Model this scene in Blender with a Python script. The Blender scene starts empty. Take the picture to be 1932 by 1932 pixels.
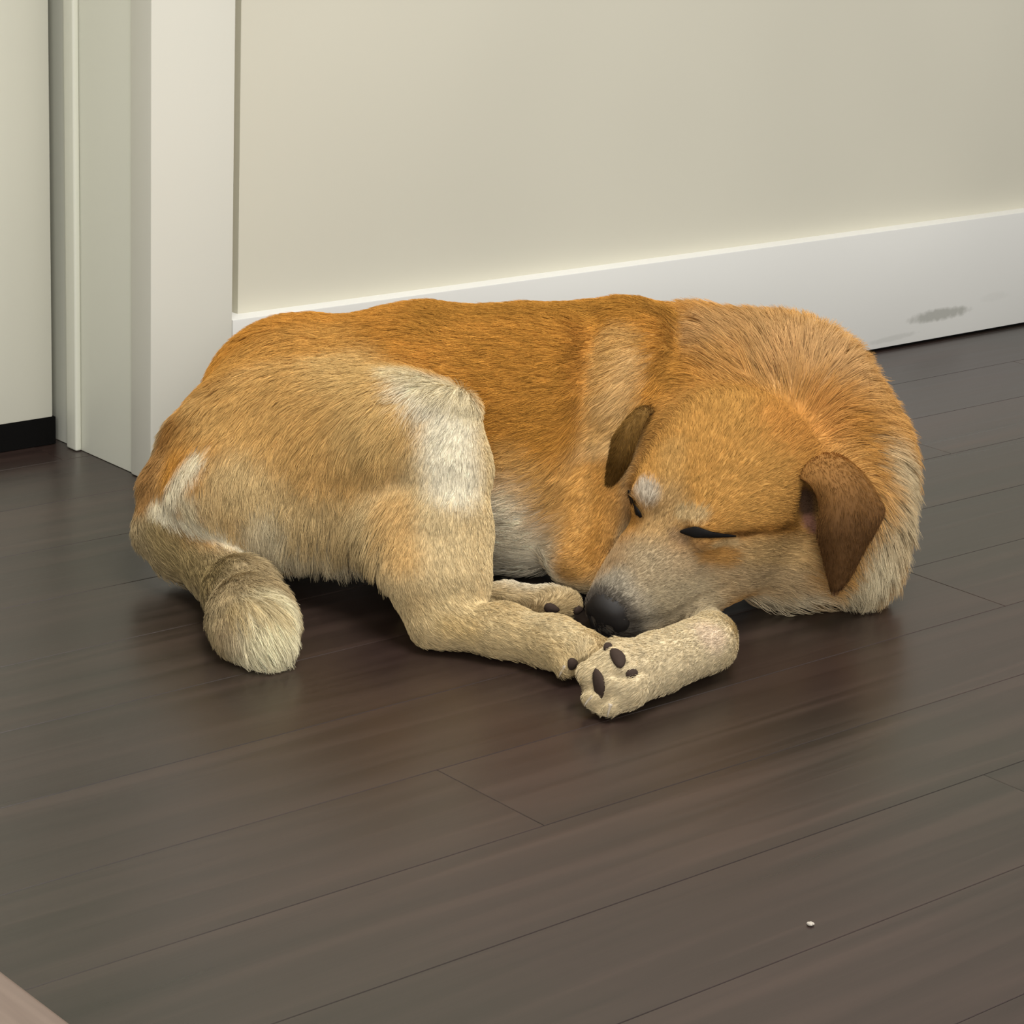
import bpy, bmesh, math, random
import numpy as np
from mathutils import Vector, Matrix
from mathutils.bvhtree import BVHTree
from mathutils.kdtree import KDTree

rng = np.random.default_rng(7)
random.seed(7)
scene = bpy.context.scene
COL = scene.collection

# ------------------------------------------------------------------ camera
# world: origin = floor corner of the panelled wall, +x along that wall, +y into the jamb, +z up
FPX = 4800.0
YAW, PITCH, ROLL = 0.85157519, 0.30038875, 0.04533218
_f = np.array([math.cos(YAW) * math.cos(PITCH), math.sin(YAW) * math.cos(PITCH), -math.sin(PITCH)])
_r = np.array([math.sin(YAW), -math.cos(YAW), 0.0])
_u = np.cross(_r, _f)
_c, _s = math.cos(ROLL), math.sin(ROLL)
RIGHT, UP, FWD = _c * _r + _s * _u, -_s * _r + _c * _u, _f
CAM = np.array([-1.28151857, -1.99318247, 0.71370164])
cam_data = bpy.data.cameras.new('camera')
cam_data.sensor_fit = 'HORIZONTAL'
cam_data.sensor_width = 36.0
cam_data.lens = 36.0 * FPX / 1932.0
cam_data.clip_start = 0.05
cam = bpy.data.objects.new('camera', cam_data)
COL.objects.link(cam)
cam.matrix_world = Matrix(((RIGHT[0], UP[0], -FWD[0], CAM[0]), (RIGHT[1], UP[1], -FWD[1], CAM[1]),
                           (RIGHT[2], UP[2], -FWD[2], CAM[2]), (0, 0, 0, 1)))
scene.camera = cam

# ------------------------------------------------------------------ world, lights, exposure
world = bpy.data.worlds.new('world')
scene.world = world
world.use_nodes = True
world.node_tree.nodes['Background'].inputs[0].default_value = (1.0, 0.985, 0.96, 1)
world.node_tree.nodes['Background'].inputs[1].default_value = 0.40


def area_light(name, loc, target, sx, sy, power, color):
    l = bpy.data.lights.new(name, 'AREA')
    l.shape = 'RECTANGLE'
    l.size, l.size_y, l.energy, l.color = sx, sy, power, color
    o = bpy.data.objects.new(name, l)
    COL.objects.link(o)
    o.location = loc
    o.rotation_euler = (Vector(target) - Vector(loc)).to_track_quat('-Z', 'Y').to_euler()
    return o


area_light('ceiling_light', (-0.05, -1.2, 2.45), (0.0, -1.0, 0), 1.1, 1.1, 64, (1.0, 0.975, 0.935))
area_light('window_light', (-2.5, -3.5, 1.75), (0.3, -0.3, 0.2), 1.9, 1.6, 76, (1.0, 0.985, 0.96))
area_light('right_fill_light', (2.2, -4.2, 1.6), (0.4, -0.4, 0.1), 1.6, 1.4, 34, (1.0, 0.985, 0.97))  # added fill from the front right to brighten the belly, no known window
vs = scene.view_settings
vs.view_transform = 'Standard'
vs.look = 'None'
vs.exposure = 0.0
vs.gamma = 1.0
vs.use_curve_mapping = False
scene.cycles.adaptive_threshold = 0.03
scene.cycles.max_bounces = 4
scene.cycles.diffuse_bounces = 3
scene.cycles.glossy_bounces = 3


# ------------------------------------------------------------------ helpers
def lin(h):
    v = [int(h[i:i + 2], 16) / 255 for i in (0, 2, 4)]
    return np.array([x / 12.92 if x <= 0.04045 else ((x + 0.055) / 1.055) ** 2.4 for x in v])


def rgba(h):
    return (*lin(h), 1.0)


def ray_dir(px, py):
    return RIGHT * ((px - 966) / FPX) + UP * ((966 - py) / FPX) + FWD


def on_floor(px, py, z=0.0):
    d = ray_dir(px, py)
    return CAM + d * ((z - CAM[2]) / d[2])


HF = np.array([math.cos(YAW), math.sin(YAW), 0.0])      # horizontal view direction


def at(px, py, gy):
    """the point seen at (px, py) that stands above the floor point seen at (px, gy)"""
    s = (on_floor(px, gy) - CAM) @ HF
    d = ray_dir(px, py)
    return CAM + d * (s / (d @ HF))


PX = 1 / 2250.0    # metres per photograph pixel at the dog


class Mat:
    def __init__(self, name, base='808080', rough=0.5, spec=0.5):
        self.m = bpy.data.materials.new(name)
        self.m.use_nodes = True
        self.nt = self.m.node_tree
        self.b = self.nt.nodes['Principled BSDF']
        self.b.inputs['Base Color'].default_value = rgba(base)
        self.b.inputs['Roughness'].default_value = rough
        self.b.inputs['Specular IOR Level'].default_value = spec

    def n(self, t, **kw):
        nd = self.nt.nodes.new(t)
        for k, v in kw.items():
            setattr(nd, k, v)
        return nd

    def l(self, a, b):
        self.nt.links.new(a, b)

    def ramp(self, stops):
        r = self.n('ShaderNodeValToRGB')
        e = r.color_ramp.elements
        while len(e) < len(stops):
            e.new(0.5)
        for q, (p, c) in zip(e, stops):
            q.position = p
            q.color = rgba(c) if isinstance(c, str) else (c, c, c, 1)
        return r


def mesh_obj(name, verts, faces, mat, parent=None, smooth=False):
    me = bpy.data.meshes.new(name)
    me.from_pydata([tuple(v) for v in verts], [], [tuple(f) for f in faces])
    me.update()
    if smooth:
        me.polygons.foreach_set('use_smooth', [True] * len(me.polygons))
    if mat:
        me.materials.append(mat)
    o = bpy.data.objects.new(name, me)
    COL.objects.link(o)
    o.parent = parent
    return o


def box_bm(bm, x0, x1, y0, y1, z0, z1, bev=0.0, seg=2):
    vs_ = [bm.verts.new(p) for p in ((x0, y0, z0), (x1, y0, z0), (x1, y1, z0), (x0, y1, z0),
                                     (x0, y0, z1), (x1, y0, z1), (x1, y1, z1), (x0, y1, z1))]
    fs = [bm.faces.new([vs_[i] for i in q]) for q in
          ((3, 2, 1, 0), (4, 5, 6, 7), (0, 1, 5, 4), (1, 2, 6, 5), (2, 3, 7, 6), (3, 0, 4, 7))]
    if bev:
        es = list({e for f in fs for e in f.edges})
        bmesh.ops.bevel(bm, geom=es, offset=bev, segments=seg, affect='EDGES', profile=0.6)


def box(name, x0, x1, y0, y1, z0, z1, mat, parent=None, bev=0.0, seg=2):
    bm = bmesh.new()
    box_bm(bm, x0, x1, y0, y1, z0, z1, bev, seg)
    me = bpy.data.meshes.new(name)
    bm.to_mesh(me)
    bm.free()
    if bev:
        me.polygons.foreach_set('use_smooth', [True] * len(me.polygons))
        me.set_sharp_from_angle(angle=0.9)
    me.materials.append(mat)
    o = bpy.data.objects.new(name, me)
    COL.objects.link(o)
    o.parent = parent
    return o


def empty(name, loc=(0, 0, 0)):
    o = bpy.data.objects.new(name, None)
    o.empty_display_size = 0.05
    COL.objects.link(o)
    o.location = loc
    return o


def adopt(parent, *objs):
    """parent without moving: the child's mesh is in world coordinates"""
    for o in objs:
        o.parent = parent
        o.matrix_parent_inverse = Matrix.Translation(-Vector(parent.location))


def tag(o, label=None, cat=None, kind=None, group=None):
    if label:
        o['label'] = label
    if cat:
        o['category'] = cat
    if kind:
        o['kind'] = kind
    if group:
        o['group'] = group
    return o


# ------------------------------------------------------------------ materials of the room
def paint_mat(name, base, rough=0.42, stain=None):
    M = Mat(name, base, rough, 0.45)
    tc = M.n('ShaderNodeNewGeometry')
    nz = M.n('ShaderNodeTexNoise')
    nz.inputs['Scale'].default_value = 3.0
    nz.inputs['Detail'].default_value = 1.0
    M.l(tc.outputs['Position'], nz.inputs['Vector'])
    b = lin(base)
    r = M.n('ShaderNodeValToRGB')
    r.color_ramp.elements[0].position, r.color_ramp.elements[1].position = 0.3, 0.7
    r.color_ramp.elements[0].color = (*(b * 0.965), 1)
    r.color_ramp.elements[1].color = (*np.minimum(b * 1.03, 1), 1)
    M.l(nz.outputs['Fac'], r.inputs['Fac'])
    out = r.outputs['Color']
    if stain:
        for (cx, cz, rx, rz, slope, amt, col, seed) in stain:
            sp = M.n('ShaderNodeSeparateXYZ')
            M.l(tc.outputs['Position'], sp.inputs[0])

            def mth(op, a, b_=None):
                q = M.n('ShaderNodeMath', operation=op)
                for i, v in enumerate((a, b_)):
                    if v is None:
                        continue
                    if isinstance(v, (int, float)):
                        q.inputs[i].default_value = v
                    else:
                        M.l(v, q.inputs[i])
                return q.outputs[0]
            dx = mth('SUBTRACT', sp.outputs['X'], cx)
            dz = mth('SUBTRACT', mth('SUBTRACT', sp.outputs['Z'], cz), mth('MULTIPLY', dx, slope))
            e = mth('ADD', mth('POWER', mth('DIVIDE', mth('ABSOLUTE', dx), rx), 2.0),
                    mth('POWER', mth('DIVIDE', mth('ABSOLUTE', dz), rz), 2.0))
            n2 = M.n('ShaderNodeTexNoise')
            n2.inputs['Scale'].default_value = 90 + seed
            n2.inputs['Detail'].default_value = 3
            M.l(tc.outputs['Position'], n2.inputs['Vector'])
            e2 = mth('ADD', e, mth('MULTIPLY', mth('SUBTRACT', n2.outputs['Fac'], 0.5), 1.6))
            mr = M.n('ShaderNodeMapRange')
            mr.inputs['From Min'].default_value, mr.inputs['From Max'].default_value = 1.15, 0.35
            mr.inputs['To Min'].default_value, mr.inputs['To Max'].default_value = 0.0, amt
            M.l(e2, mr.inputs['Value'])
            mx = M.n('ShaderNodeMix', data_type='RGBA')
            M.l(mr.outputs[0], mx.inputs['Factor'])
            M.l(out, mx.inputs['A'])
            mx.inputs['B'].default_value = rgba(col)
            out = mx.outputs['Result']
    M.l(out, M.b.inputs['Base Color'])
    return M.m


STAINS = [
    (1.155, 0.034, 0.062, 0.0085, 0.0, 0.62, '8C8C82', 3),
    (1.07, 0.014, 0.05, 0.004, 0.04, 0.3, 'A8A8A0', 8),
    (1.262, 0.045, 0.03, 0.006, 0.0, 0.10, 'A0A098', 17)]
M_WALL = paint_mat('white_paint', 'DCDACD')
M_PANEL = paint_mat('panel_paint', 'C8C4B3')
M_RAIL_COOL_LIT = paint_mat('wall_paint_cool_lit', 'D4D3CD', stain=STAINS)  # same paint as the stile, greyed: cooler light put into the colour
M_JAMB = paint_mat('jamb_paint', 'E4E4D4')
M_DOOR = paint_mat('door_paint', 'D2D0C1')
M_DARK = Mat('dark_gap', '0C0B0A', 0.9, 0.1).m


def wood_floor_mat():
    M = Mat('dark_wood', '3A302B', 0.3, 0.62)
    gm = M.n('ShaderNodeNewGeometry')
    oi = M.n('ShaderNodeObjectInfo')
    mp = M.n('ShaderNodeMapping')
    mp.inputs['Scale'].default_value = (2.2, 46.0, 3.0)
    add = M.n('ShaderNodeVectorMath', operation='ADD')
    sc = M.n('ShaderNodeVectorMath', operation='SCALE')
    cmb = M.n('ShaderNodeCombineXYZ')
    M.l(oi.outputs['Random'], cmb.inputs[0])
    M.l(oi.outputs['Random'], cmb.inputs[2])
    M.l(cmb.outputs[0], sc.inputs[0])
    sc.inputs['Scale'].default_value = 9.0
    M.l(gm.outputs['Position'], add.inputs[0])
    M.l(sc.outputs[0], add.inputs[1])
    M.l(add.outputs[0], mp.inputs['Vector'])
    n1 = M.n('ShaderNodeTexNoise')
    n1.inputs['Scale'].default_value = 1.0
    n1.inputs['Detail'].default_value = 4.0
    n1.inputs['Distortion'].default_value = 0.6
    M.l(mp.outputs[0], n1.inputs['Vector'])
    r = M.ramp([(0.25, '18110E'), (0.5, '291F1B'), (0.75, '3D2F29')])
    M.l(n1.outputs['Fac'], r.inputs['Fac'])
    n2 = M.n('ShaderNodeTexNoise')
    n2.inputs['Scale'].default_value = 2.2
    n2.inputs['Detail'].default_value = 1.0
    M.l(gm.outputs['Position'], n2.inputs['Vector'])
    hue = M.ramp([(0.35, '352623'), (0.6, '2C2A20')])
    M.l(n2.outputs['Fac'], hue.inputs['Fac'])
    mx = M.n('ShaderNodeMix', data_type='RGBA')
    mx.inputs['Factor'].default_value = 0.35
    M.l(r.outputs['Color'], mx.inputs['A'])
    M.l(hue.outputs['Color'], mx.inputs['B'])
    hs = M.n('ShaderNodeHueSaturation')
    vr = M.n('ShaderNodeMapRange')
    vr.inputs['To Min'].default_value, vr.inputs['To Max'].default_value = 0.9, 1.12
    M.l(oi.outputs['Random'], vr.inputs['Value'])
    M.l(vr.outputs[0], hs.inputs['Value'])
    M.l(mx.outputs['Result'], hs.inputs['Color'])
    M.l(hs.outputs['Color'], M.b.inputs['Base Color'])
    rr = M.n('ShaderNodeMapRange')
    rr.inputs['To Min'].default_value, rr.inputs['To Max'].default_value = 0.24, 0.36
    M.l(n1.outputs['Fac'], rr.inputs['Value'])
    M.l(rr.outputs[0], M.b.inputs['Roughness'])
    bp = M.n('ShaderNodeBump')
    bp.inputs['Strength'].default_value = 0.16
    bp.inputs['Distance'].default_value = 0.0015
    M.l(n1.outputs['Fac'], bp.inputs['Height'])
    M.l(bp.outputs[0], M.b.inputs['Normal'])
    return M.m


M_FLOOR = wood_floor_mat()

# ------------------------------------------------------------------ floor of dark planks
floor = empty('floor')
tag(floor, 'dark brown wood plank floor with low sheen', kind='structure')
sub = box('subfloor', -2.6, 3.2, -3.2, 1.0, -0.03, -0.0125, M_DARK)
adopt(floor, sub)
PW, PL = 0.1165, 1.22
plank_mesh = {}
rows = range(-19, 11)
for j in rows:
    y0 = -1.052 + (j + 9) * PW + 9 * 0        # seams at y = -1.052, -0.9355 ...
    y0 = -1.052 + j * PW
    if y0 > 0.75 or y0 < -2.4:
        continue
    off = (0.423 if j == 3 else random.uniform(0, PL))
    k0 = int(math.floor((-2.3 - off) / PL))
    for k in range(k0, k0 + 5):
        x0 = off + k * PL
        if x0 > 2.6:
            continue
        if 'p' not in plank_mesh:
            o = box('plank', 0, PL - 0.0004, 0, PW - 0.0004, -0.012, 0, M_FLOOR, None, 0.0004, 1)
            o.data.polygons.foreach_set('use_smooth', [False] * len(o.data.polygons))
            plank_mesh['p'] = o.data
        else:
            o = bpy.data.objects.new('plank', plank_mesh['p'])
            COL.objects.link(o)
        o.location = (x0, y0, 0)
        o.parent = floor

# ------------------------------------------------------------------ panelled wall on the right
WTOP = 2.35
wall = empty('wall_right')
tag(wall, 'white painted panelled wall with wide stile and bottom rail', kind='structure')
ST, RAIL, REC = 0.0935, 0.1500, 0.020
g = 0.004
parts = [box('stile', 0.0, ST, 0.0, 0.036, 0.0004, WTOP, M_WALL, None, 0.0028, 2),
         box('bottom_rail', ST + 0.0003, 2.4, 0.0003, 0.036, g, RAIL, M_RAIL_COOL_LIT, None, 0.0012, 2),
         box('top_rail', ST + 0.0003, 2.4, 0.0003, 0.036, WTOP - 0.15, WTOP, M_WALL, None, 0.0012, 2),
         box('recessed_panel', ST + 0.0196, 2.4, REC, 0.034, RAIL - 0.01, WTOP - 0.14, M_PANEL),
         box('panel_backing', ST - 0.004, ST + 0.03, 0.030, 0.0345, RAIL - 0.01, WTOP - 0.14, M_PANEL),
         box('toe_gap', ST + 0.001, 2.4, 0.006, 0.036, 0.0003, g, M_DARK)]
adopt(wall, *parts)

# ------------------------------------------------------------------ jamb (return) with its stop bead
jamb = empty('trim_1')
tag(jamb, 'white painted door jamb with raised stop bead', kind='structure')
parts = [box('jamb_board', 0.0035, 0.12, 0.0365, 0.30, 0.0003, WTOP, M_JAMB, None, 0.001, 2),
         box('door_stop', -0.0035, 0.0034, 0.131, 0.1495, 0.0003, WTOP, M_JAMB, None, 0.0022, 3)]
adopt(jamb, *parts)
back = box('wall_back', -1.6, 0.11, 0.31, 0.4, 0.0003, WTOP, M_DARK)
tag(back, 'dark closet back wall behind the door gap', kind='structure')

# ------------------------------------------------------------------ left door with the dark gap underneath
door = empty('door_1')
tag(door, 'white painted door with dark gap above the floor', kind='structure')
parts = [box('door_slab', -0.86, -0.009, 0.166, 0.201, 0.0290, 2.1, M_DOOR, None, 0.0015, 2),
         box('door_gap_shade', -0.86, -0.0055, 0.1665, 0.198, 0.0006, 0.0285, M_DARK)]  # black box filling the gap under the door, its shade put into the colour
adopt(door, *parts)

# ------------------------------------------------------------------ pale wooden board, lower left corner
def pale_wood():
    M = Mat('pale_wood', 'A88F7C', 0.5, 0.4)
    gm = M.n('ShaderNodeNewGeometry')
    mp = M.n('ShaderNodeMapping')
    mp.inputs['Scale'].default_value = (70, 4, 70)
    M.l(gm.outputs['Position'], mp.inputs['Vector'])
    n1 = M.n('ShaderNodeTexNoise')
    n1.inputs['Scale'].default_value = 1.0
    n1.inputs['Detail'].default_value = 5.0
    M.l(mp.outputs[0], n1.inputs['Vector'])
    r = M.ramp([(0.3, '6A5A50'), (0.7, '807064')])
    M.l(n1.outputs['Fac'], r.inputs['Fac'])
    M.l(r.outputs['Color'], M.b.inputs['Base Color'])
    return M.m


M_PALE = pale_wood()
step = empty('wooden_platform', (-0.80, -0.95, 0))
tag(step, 'pale brown wooden platform edge low in the bottom left corner', 'platform')
pt = [box('top_board', -1.05, -0.643, -1.6, -0.52, 0.018, 0.036, M_PALE, None, 0.007, 4),
      box('base', -1.03, -0.66, -1.58, -0.54, 0.0005, 0.0178, M_PALE, None, 0.001, 1)]
adopt(step, *pt)

bm = bmesh.new()
bmesh.ops.create_icosphere(bm, subdivisions=2, radius=0.0022)
for v in bm.verts:
    v.co *= 1 + 0.25 * math.sin(v.co.x * 2300 + 1) * math.cos(v.co.y * 1900)
    v.co.z *= 0.6
me = bpy.data.meshes.new('crumb')
bm.to_mesh(me)
bm.free()
me.materials.append(Mat('crumb_white', 'B4ACA0', 0.8, 0.2).m)
crumb = bpy.data.objects.new('crumb', me)
COL.objects.link(crumb)
crumb.location = tuple(on_floor(1529, 1746) + np.array([0, 0, 0.0012]))
tag(crumb, 'tiny pale crumb lying alone on the dark floor in front of the dog', 'crumb')

# ================================================================== the dog
# The skin is one closed surface grown from blended volumes (signed distances on a grid).
PRIMS = []      # dicts: kind, geometry, blend, region


def cone_chain(region, pts, k=0.02, free=False, flow=1.0):
    """pts: (px, py, gy, r_px) -> tapered capsules"""
    q = [(at(a, b, c), r * PX) for a, b, c, r in pts]
    for i in range(len(q) - 1):
        PRIMS.append(dict(t='c', a=q[i][0], b=q[i + 1][0], ra=q[i][1], rb=q[i + 1][1], k=k, reg=region, flow=flow, free=free))


def blob(region, c, r, k=0.02, ax=None, flowdir=None):
    """c: (px, py, gy); r: radii in px along ax = (image right, image up, towards viewer) turned by a roll angle in degrees"""
    p = at(*c)
    roll = math.radians(ax or 0)
    R_ = RIGHT * math.cos(roll) + UP * math.sin(roll)
    U_ = UP * math.cos(roll) - RIGHT * math.sin(roll)
    PRIMS.append(dict(t='e', c=p, A=np.array([R_, U_, -FWD]), r=np.array(r) * PX, k=k, reg=region,
                      fd=flowdir))


def sdf(pr, P):
    if pr['t'] == 'c':
        ab = pr['b'] - pr['a']
        t = np.clip(((P - pr['a']) @ ab) / max(ab @ ab, 1e-9), 0, 1)
        d = np.linalg.norm(P - pr['a'] - t[..., None] * ab, axis=-1)
        return d - (pr['ra'] + (pr['rb'] - pr['ra']) * t)
    q = (P - pr['c']) @ pr['A'].T
    k0 = np.linalg.norm(q / pr['r'], axis=-1)
    k1 = np.linalg.norm(q / pr['r'] ** 2, axis=-1) + 1e-9
    return np.where(k0 > 1e-6, k0 * (k0 - 1) / k1, -pr['r'].min())


def bounds(pr, pad):
    if pr['t'] == 'c':
        r = max(pr['ra'], pr['rb'])
        return np.minimum(pr['a'], pr['b']) - r - pad, np.maximum(pr['a'], pr['b']) + r + pad
    r = pr['r'].max()
    return pr['c'] - r - pad, pr['c'] + r + pad


# ---- torso
cone_chain('torso', [(440, 945, 1085, 140), (575, 800, 1022, 202), (800, 804, 1040, 230), (1000, 810, 1048, 234),
                     (1180, 800, 1045, 236), (1330, 800, 1050, 212)], 0.03)
blob('torso', (985, 935, 1085), (170, 150, 150), 0.04)
blob('torso', (415, 840, 1055), (80, 120, 90), 0.04, -45)
# shoulder
blob('torso', (1215, 780, 1066), (120, 205, 140), 0.022, 10)
# chest under the neck
blob('torso', (1220, 960, 1095), (150, 150, 120), 0.03)
# ---- neck and ruff
cone_chain('neck', [(1330, 790, 1050, 208), (1460, 798, 1060, 200), (1534, 880, 1075, 178), (1540, 975, 1115, 168)], 0.022)
blob('neck', (1600, 1075, 1140), (75, 66, 75), 0.03)
blob('neck', (1490, 1050, 1150), (120, 98, 90), 0.03, 10)
# ---- thigh
blob('thigh', (615, 868, 1090), (262, 168, 122), 0.055, -10)
blob('thigh', (550, 950, 1108), (200, 115, 105), 0.04, -6)
blob('thigh', (710, 915, 1130), (135, 145, 100), 0.045, 0)
cone_chain('thigh', [(640, 850, 1098, 140), (765, 822, 1132, 108), (850, 784, 1150, 44)], 0.035)
# ---- shin, hock and foot of the near hind leg
cone_chain('hind_leg', [(850, 788, 1150, 46), (846, 880, 1163, 72), (838, 1010, 1183, 80), (842, 1100, 1203, 72), (850, 1160, 1213, 54)], 0.022)
cone_chain('hind_leg', [(836, 1176, 1224, 44), (950, 1192, 1240, 46), (1045, 1214, 1262, 44), (1092, 1230, 1278, 43)], 0.014)
cone_chain('hind_leg', [(740, 990, 1165, 60), (790, 1090, 1202, 40), (815, 1172, 1220, 34)], 0.03)
# its toes
cone_chain('hind_leg', [(1060, 1235, 1280, 30), (1068, 1256, 1290, 22)], 0.006)
cone_chain('hind_leg', [(1090, 1228, 1275, 30), (1124, 1243, 1292, 25)], 0.006)
cone_chain('hind_leg', [(1090, 1222, 1268, 30), (1140, 1232, 1276, 24)], 0.006)
# ---- far hind foot
cone_chain('hind_leg', [(776, 1130, 1160, 24), (860, 1125, 1160, 27), (960, 1128, 1163, 27), (1040, 1138, 1172, 30), (1068, 1140, 1174, 26)], 0.008, True)
# ---- near fore leg: upper arm, elbow, forearm under the muzzle, folded wrist and paw
cone_chain('fore_leg', [(1160, 900, 1105, 105), (1100, 1030, 1128, 66), (1085, 1062, 1138, 48)], 0.02)
cone_chain('fore_leg', [(1085, 1066, 1138, 44), (1240, 1125, 1165, 36), (1335, 1180, 1206, 27), (1345, 1202, 1258, 44)], 0.012, True)
cone_chain('fore_leg', [(1336, 1214, 1274, 52), (1240, 1252, 1309, 51), (1172, 1278, 1338, 54)], 0.010, True)
# paw toes
cone_chain('fore_leg', [(1170, 1290, 1345, 42), (1128, 1312, 1348, 27)], 0.007, True)
cone_chain('fore_leg', [(1172, 1298, 1350, 42), (1148, 1326, 1356, 25)], 0.007, True)
cone_chain('fore_leg', [(1162, 1262, 1335, 40), (1118, 1272, 1338, 25)], 0.007, True)
cone_chain('fore_leg', [(1190, 1240, 1320, 34), (1165, 1225, 1316, 20)], 0.006, True)
# ---- tail
cone_chain('tail', [(360, 845, 1060, 52), (316, 925, 1080, 44), (308, 1000, 1094, 46), (345, 1045, 1108, 46), (410, 1080, 1132, 46), (456, 1120, 1172, 58), (474, 1165, 1215, 66), (486, 1190, 1238, 60), (498, 1212, 1252, 42)], 0.022)
# ---- head, in its own frame: f towards the nose, l to the dog's left, u to the crown (photograph pixels)
HO = at(1380, 885, 1140)
HFv = -.59 * RIGHT - .613 * UP - .522 * FWD
HLv = .807 * RIGHT - .441 * UP - .391 * FWD
HUv = np.cross(HFv, HLv) * -1.0
HUv = -.008 * RIGHT + .652 * UP - .755 * FWD
HAX = np.array([HFv, HLv, HUv])


def hp(f, l, u):
    return HO + (HFv * f + HLv * l + HUv * u) * PX


def hblob(c, r, k=0.018, pitch=0.0):
    a = math.radians(pitch)
    A = np.array([HFv * math.cos(a) + HUv * math.sin(a), HLv, HUv * math.cos(a) - HFv * math.sin(a)])
    PRIMS.append(dict(t='e', c=hp(*c), A=A, r=np.array(r, float) * PX, k=k, reg='head', fd=None))


hblob((-5, -8, 0), (165, 176, 130), 0.02)
hblob((95, 0, 18), (125, 128, 82), 0.02, -8)
hblob((60, 92, -45), (120, 66, 85), 0.025)
hblob((50, -108, -35), (115, 66, 80), 0.025)
hblob((120, 84, -92), (150, 62, 66), 0.03)
hblob((210, 0, -35), (120, 86, 74), 0.022)
hblob((305, 0, -38), (108, 70, 64), 0.02, -4)
hblob((385, 0, -34), (50, 54, 54), 0.012)
for sgn in (1, -1):
    hblob((285, 44 * sgn, -84), (108, 44, 52), 0.016)
    hblob((190, 66 * sgn, 32), (32, 24, 22), 0.012)
    hblob((150, 62 * sgn, 58), (60, 36, 26), 0.02)
hblob((190, 0, -112), (170, 56, 42), 0.016)
hblob((330, 0, -108), (70, 38, 30), 0.012)



def grid_field(PRIMS, h, carve=(), floor_z=0.0015):
    lo = np.min([bounds(p, 0)[0] for p in PRIMS], 0) - 0.012
    hi = np.max([bounds(p, 0)[1] for p in PRIMS], 0) + 0.012
    if floor_z is not None:
        lo[2] = -0.010
    n = np.ceil((hi - lo) / h).astype(int) + 1
    f = np.full(n, 0.06, np.float32)
    ax = [lo[i] + h * np.arange(n[i]) for i in range(3)]
    f2 = f.copy()
    for pr in PRIMS:
        a, b = bounds(pr, pr['k'] + 0.004)
        i0 = np.maximum(((a - lo) / h).astype(int), 0)
        i1 = np.minimum(((b - lo) / h).astype(int) + 2, n)
        sl = tuple(slice(i0[i], i1[i]) for i in range(3))
        G = np.stack(np.meshgrid(*[ax[i][sl[i]] for i in range(3)], indexing='ij'), -1)
        d = sdf(pr, G).astype(np.float32)
        F_ = f2 if pr.get('free') else f
        o = F_[sl]
        k = pr['k']
        hh = np.clip(0.5 + 0.5 * (o - d) / k, 0, 1)
        F_[sl] = o + (d - o) * hh - k * hh * (1 - hh) * 0.8
    # limbs that only touch the rest of the body meet it in a crease
    k = 0.004
    hh = np.clip(0.5 + 0.5 * (f - f2) / k, 0, 1)
    f = f + (f2 - f) * hh - k * hh * (1 - hh)
    for pr in carve:
        a, b = bounds(pr, pr['k'] + 0.004)
        i0 = np.maximum(((a - lo) / h).astype(int), 0)
        i1 = np.minimum(((b - lo) / h).astype(int) + 2, n)
        if (i1 <= i0).any():
            continue
        sl = tuple(slice(i0[i], i1[i]) for i in range(3))
        G = np.stack(np.meshgrid(*[ax[i][sl[i]] for i in range(3)], indexing='ij'), -1)
        d = -sdf(pr, G).astype(np.float32)
        o = f[sl]
        k = pr['k']
        hh = np.clip(0.5 - 0.5 * (o - d) / k, 0, 1)
        f[sl] = o + (d - o) * hh + k * hh * (1 - hh)
    if floor_z is not None:
        f = np.maximum(f, floor_z - ax[2][None, None, :]).astype(np.float32)
    return f, lo


def surface_nets(f, lo, h):
    s = f < 0
    n = np.array(f.shape)
    c = [f[i:n[0] - 1 + i, j:n[1] - 1 + j, k:n[2] - 1 + k] for i in (0, 1) for j in (0, 1) for k in (0, 1)]
    cs = sum((q < 0).astype(np.int8) for q in c)
    act = (cs > 0) & (cs < 8)
    idx = np.argwhere(act)
    vid = np.full(act.shape, -1, np.int64)
    vid[act] = np.arange(len(idx))
    corner = np.array([(i, j, k) for i in (0, 1) for j in (0, 1) for k in (0, 1)])
    val = np.stack([q[act] for q in c], 1).astype(np.float64)
    acc = np.zeros((len(idx), 3))
    cnt = np.zeros(len(idx))
    for a in range(8):
        for b in range(a + 1, 8):
            if np.abs(corner[a] - corner[b]).sum() != 1:
                continue
            va, vb = val[:, a], val[:, b]
            m = (va < 0) != (vb < 0)
            t = np.where(m, va / np.where(m, va - vb, 1), 0)
            acc += np.where(m[:, None], corner[a] + t[:, None] * (corner[b] - corner[a]), 0)
            cnt += m
    V = lo + h * (idx + acc / cnt[:, None])
    Q = []
    for d in range(3):
        e1, e2 = [i for i in range(3) if i != d]
        s0 = [slice(None)] * 3
        s1 = [slice(None)] * 3
        s0[d], s1[d] = slice(0, -1), slice(1, None)
        A, B = s[tuple(s0)], s[tuple(s1)]
        w = np.argwhere(A != B)
        w = w[(w[:, e1] > 0) & (w[:, e2] > 0) & (w[:, e1] < n[e1] - 1) & (w[:, e2] < n[e2] - 1)]
        ina = A[tuple(w.T)]
        o1 = np.zeros(3, int)
        o2 = np.zeros(3, int)
        o1[e1] = 1
        o2[e2] = 1
        q = np.stack([vid[tuple((w - o1 - o2).T)], vid[tuple((w - o2).T)], vid[tuple(w.T)], vid[tuple((w - o1).T)]], 1)
        flip = ina if d != 1 else ~ina
        q[~flip] = q[~flip][:, ::-1]
        Q.append(q)
    return V, np.concatenate(Q)


def cap(p, q, ra, rb, k):
    return dict(t='c', a=p, b=q, ra=ra * PX, rb=rb * PX, k=k, reg='head', flow=1)


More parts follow.
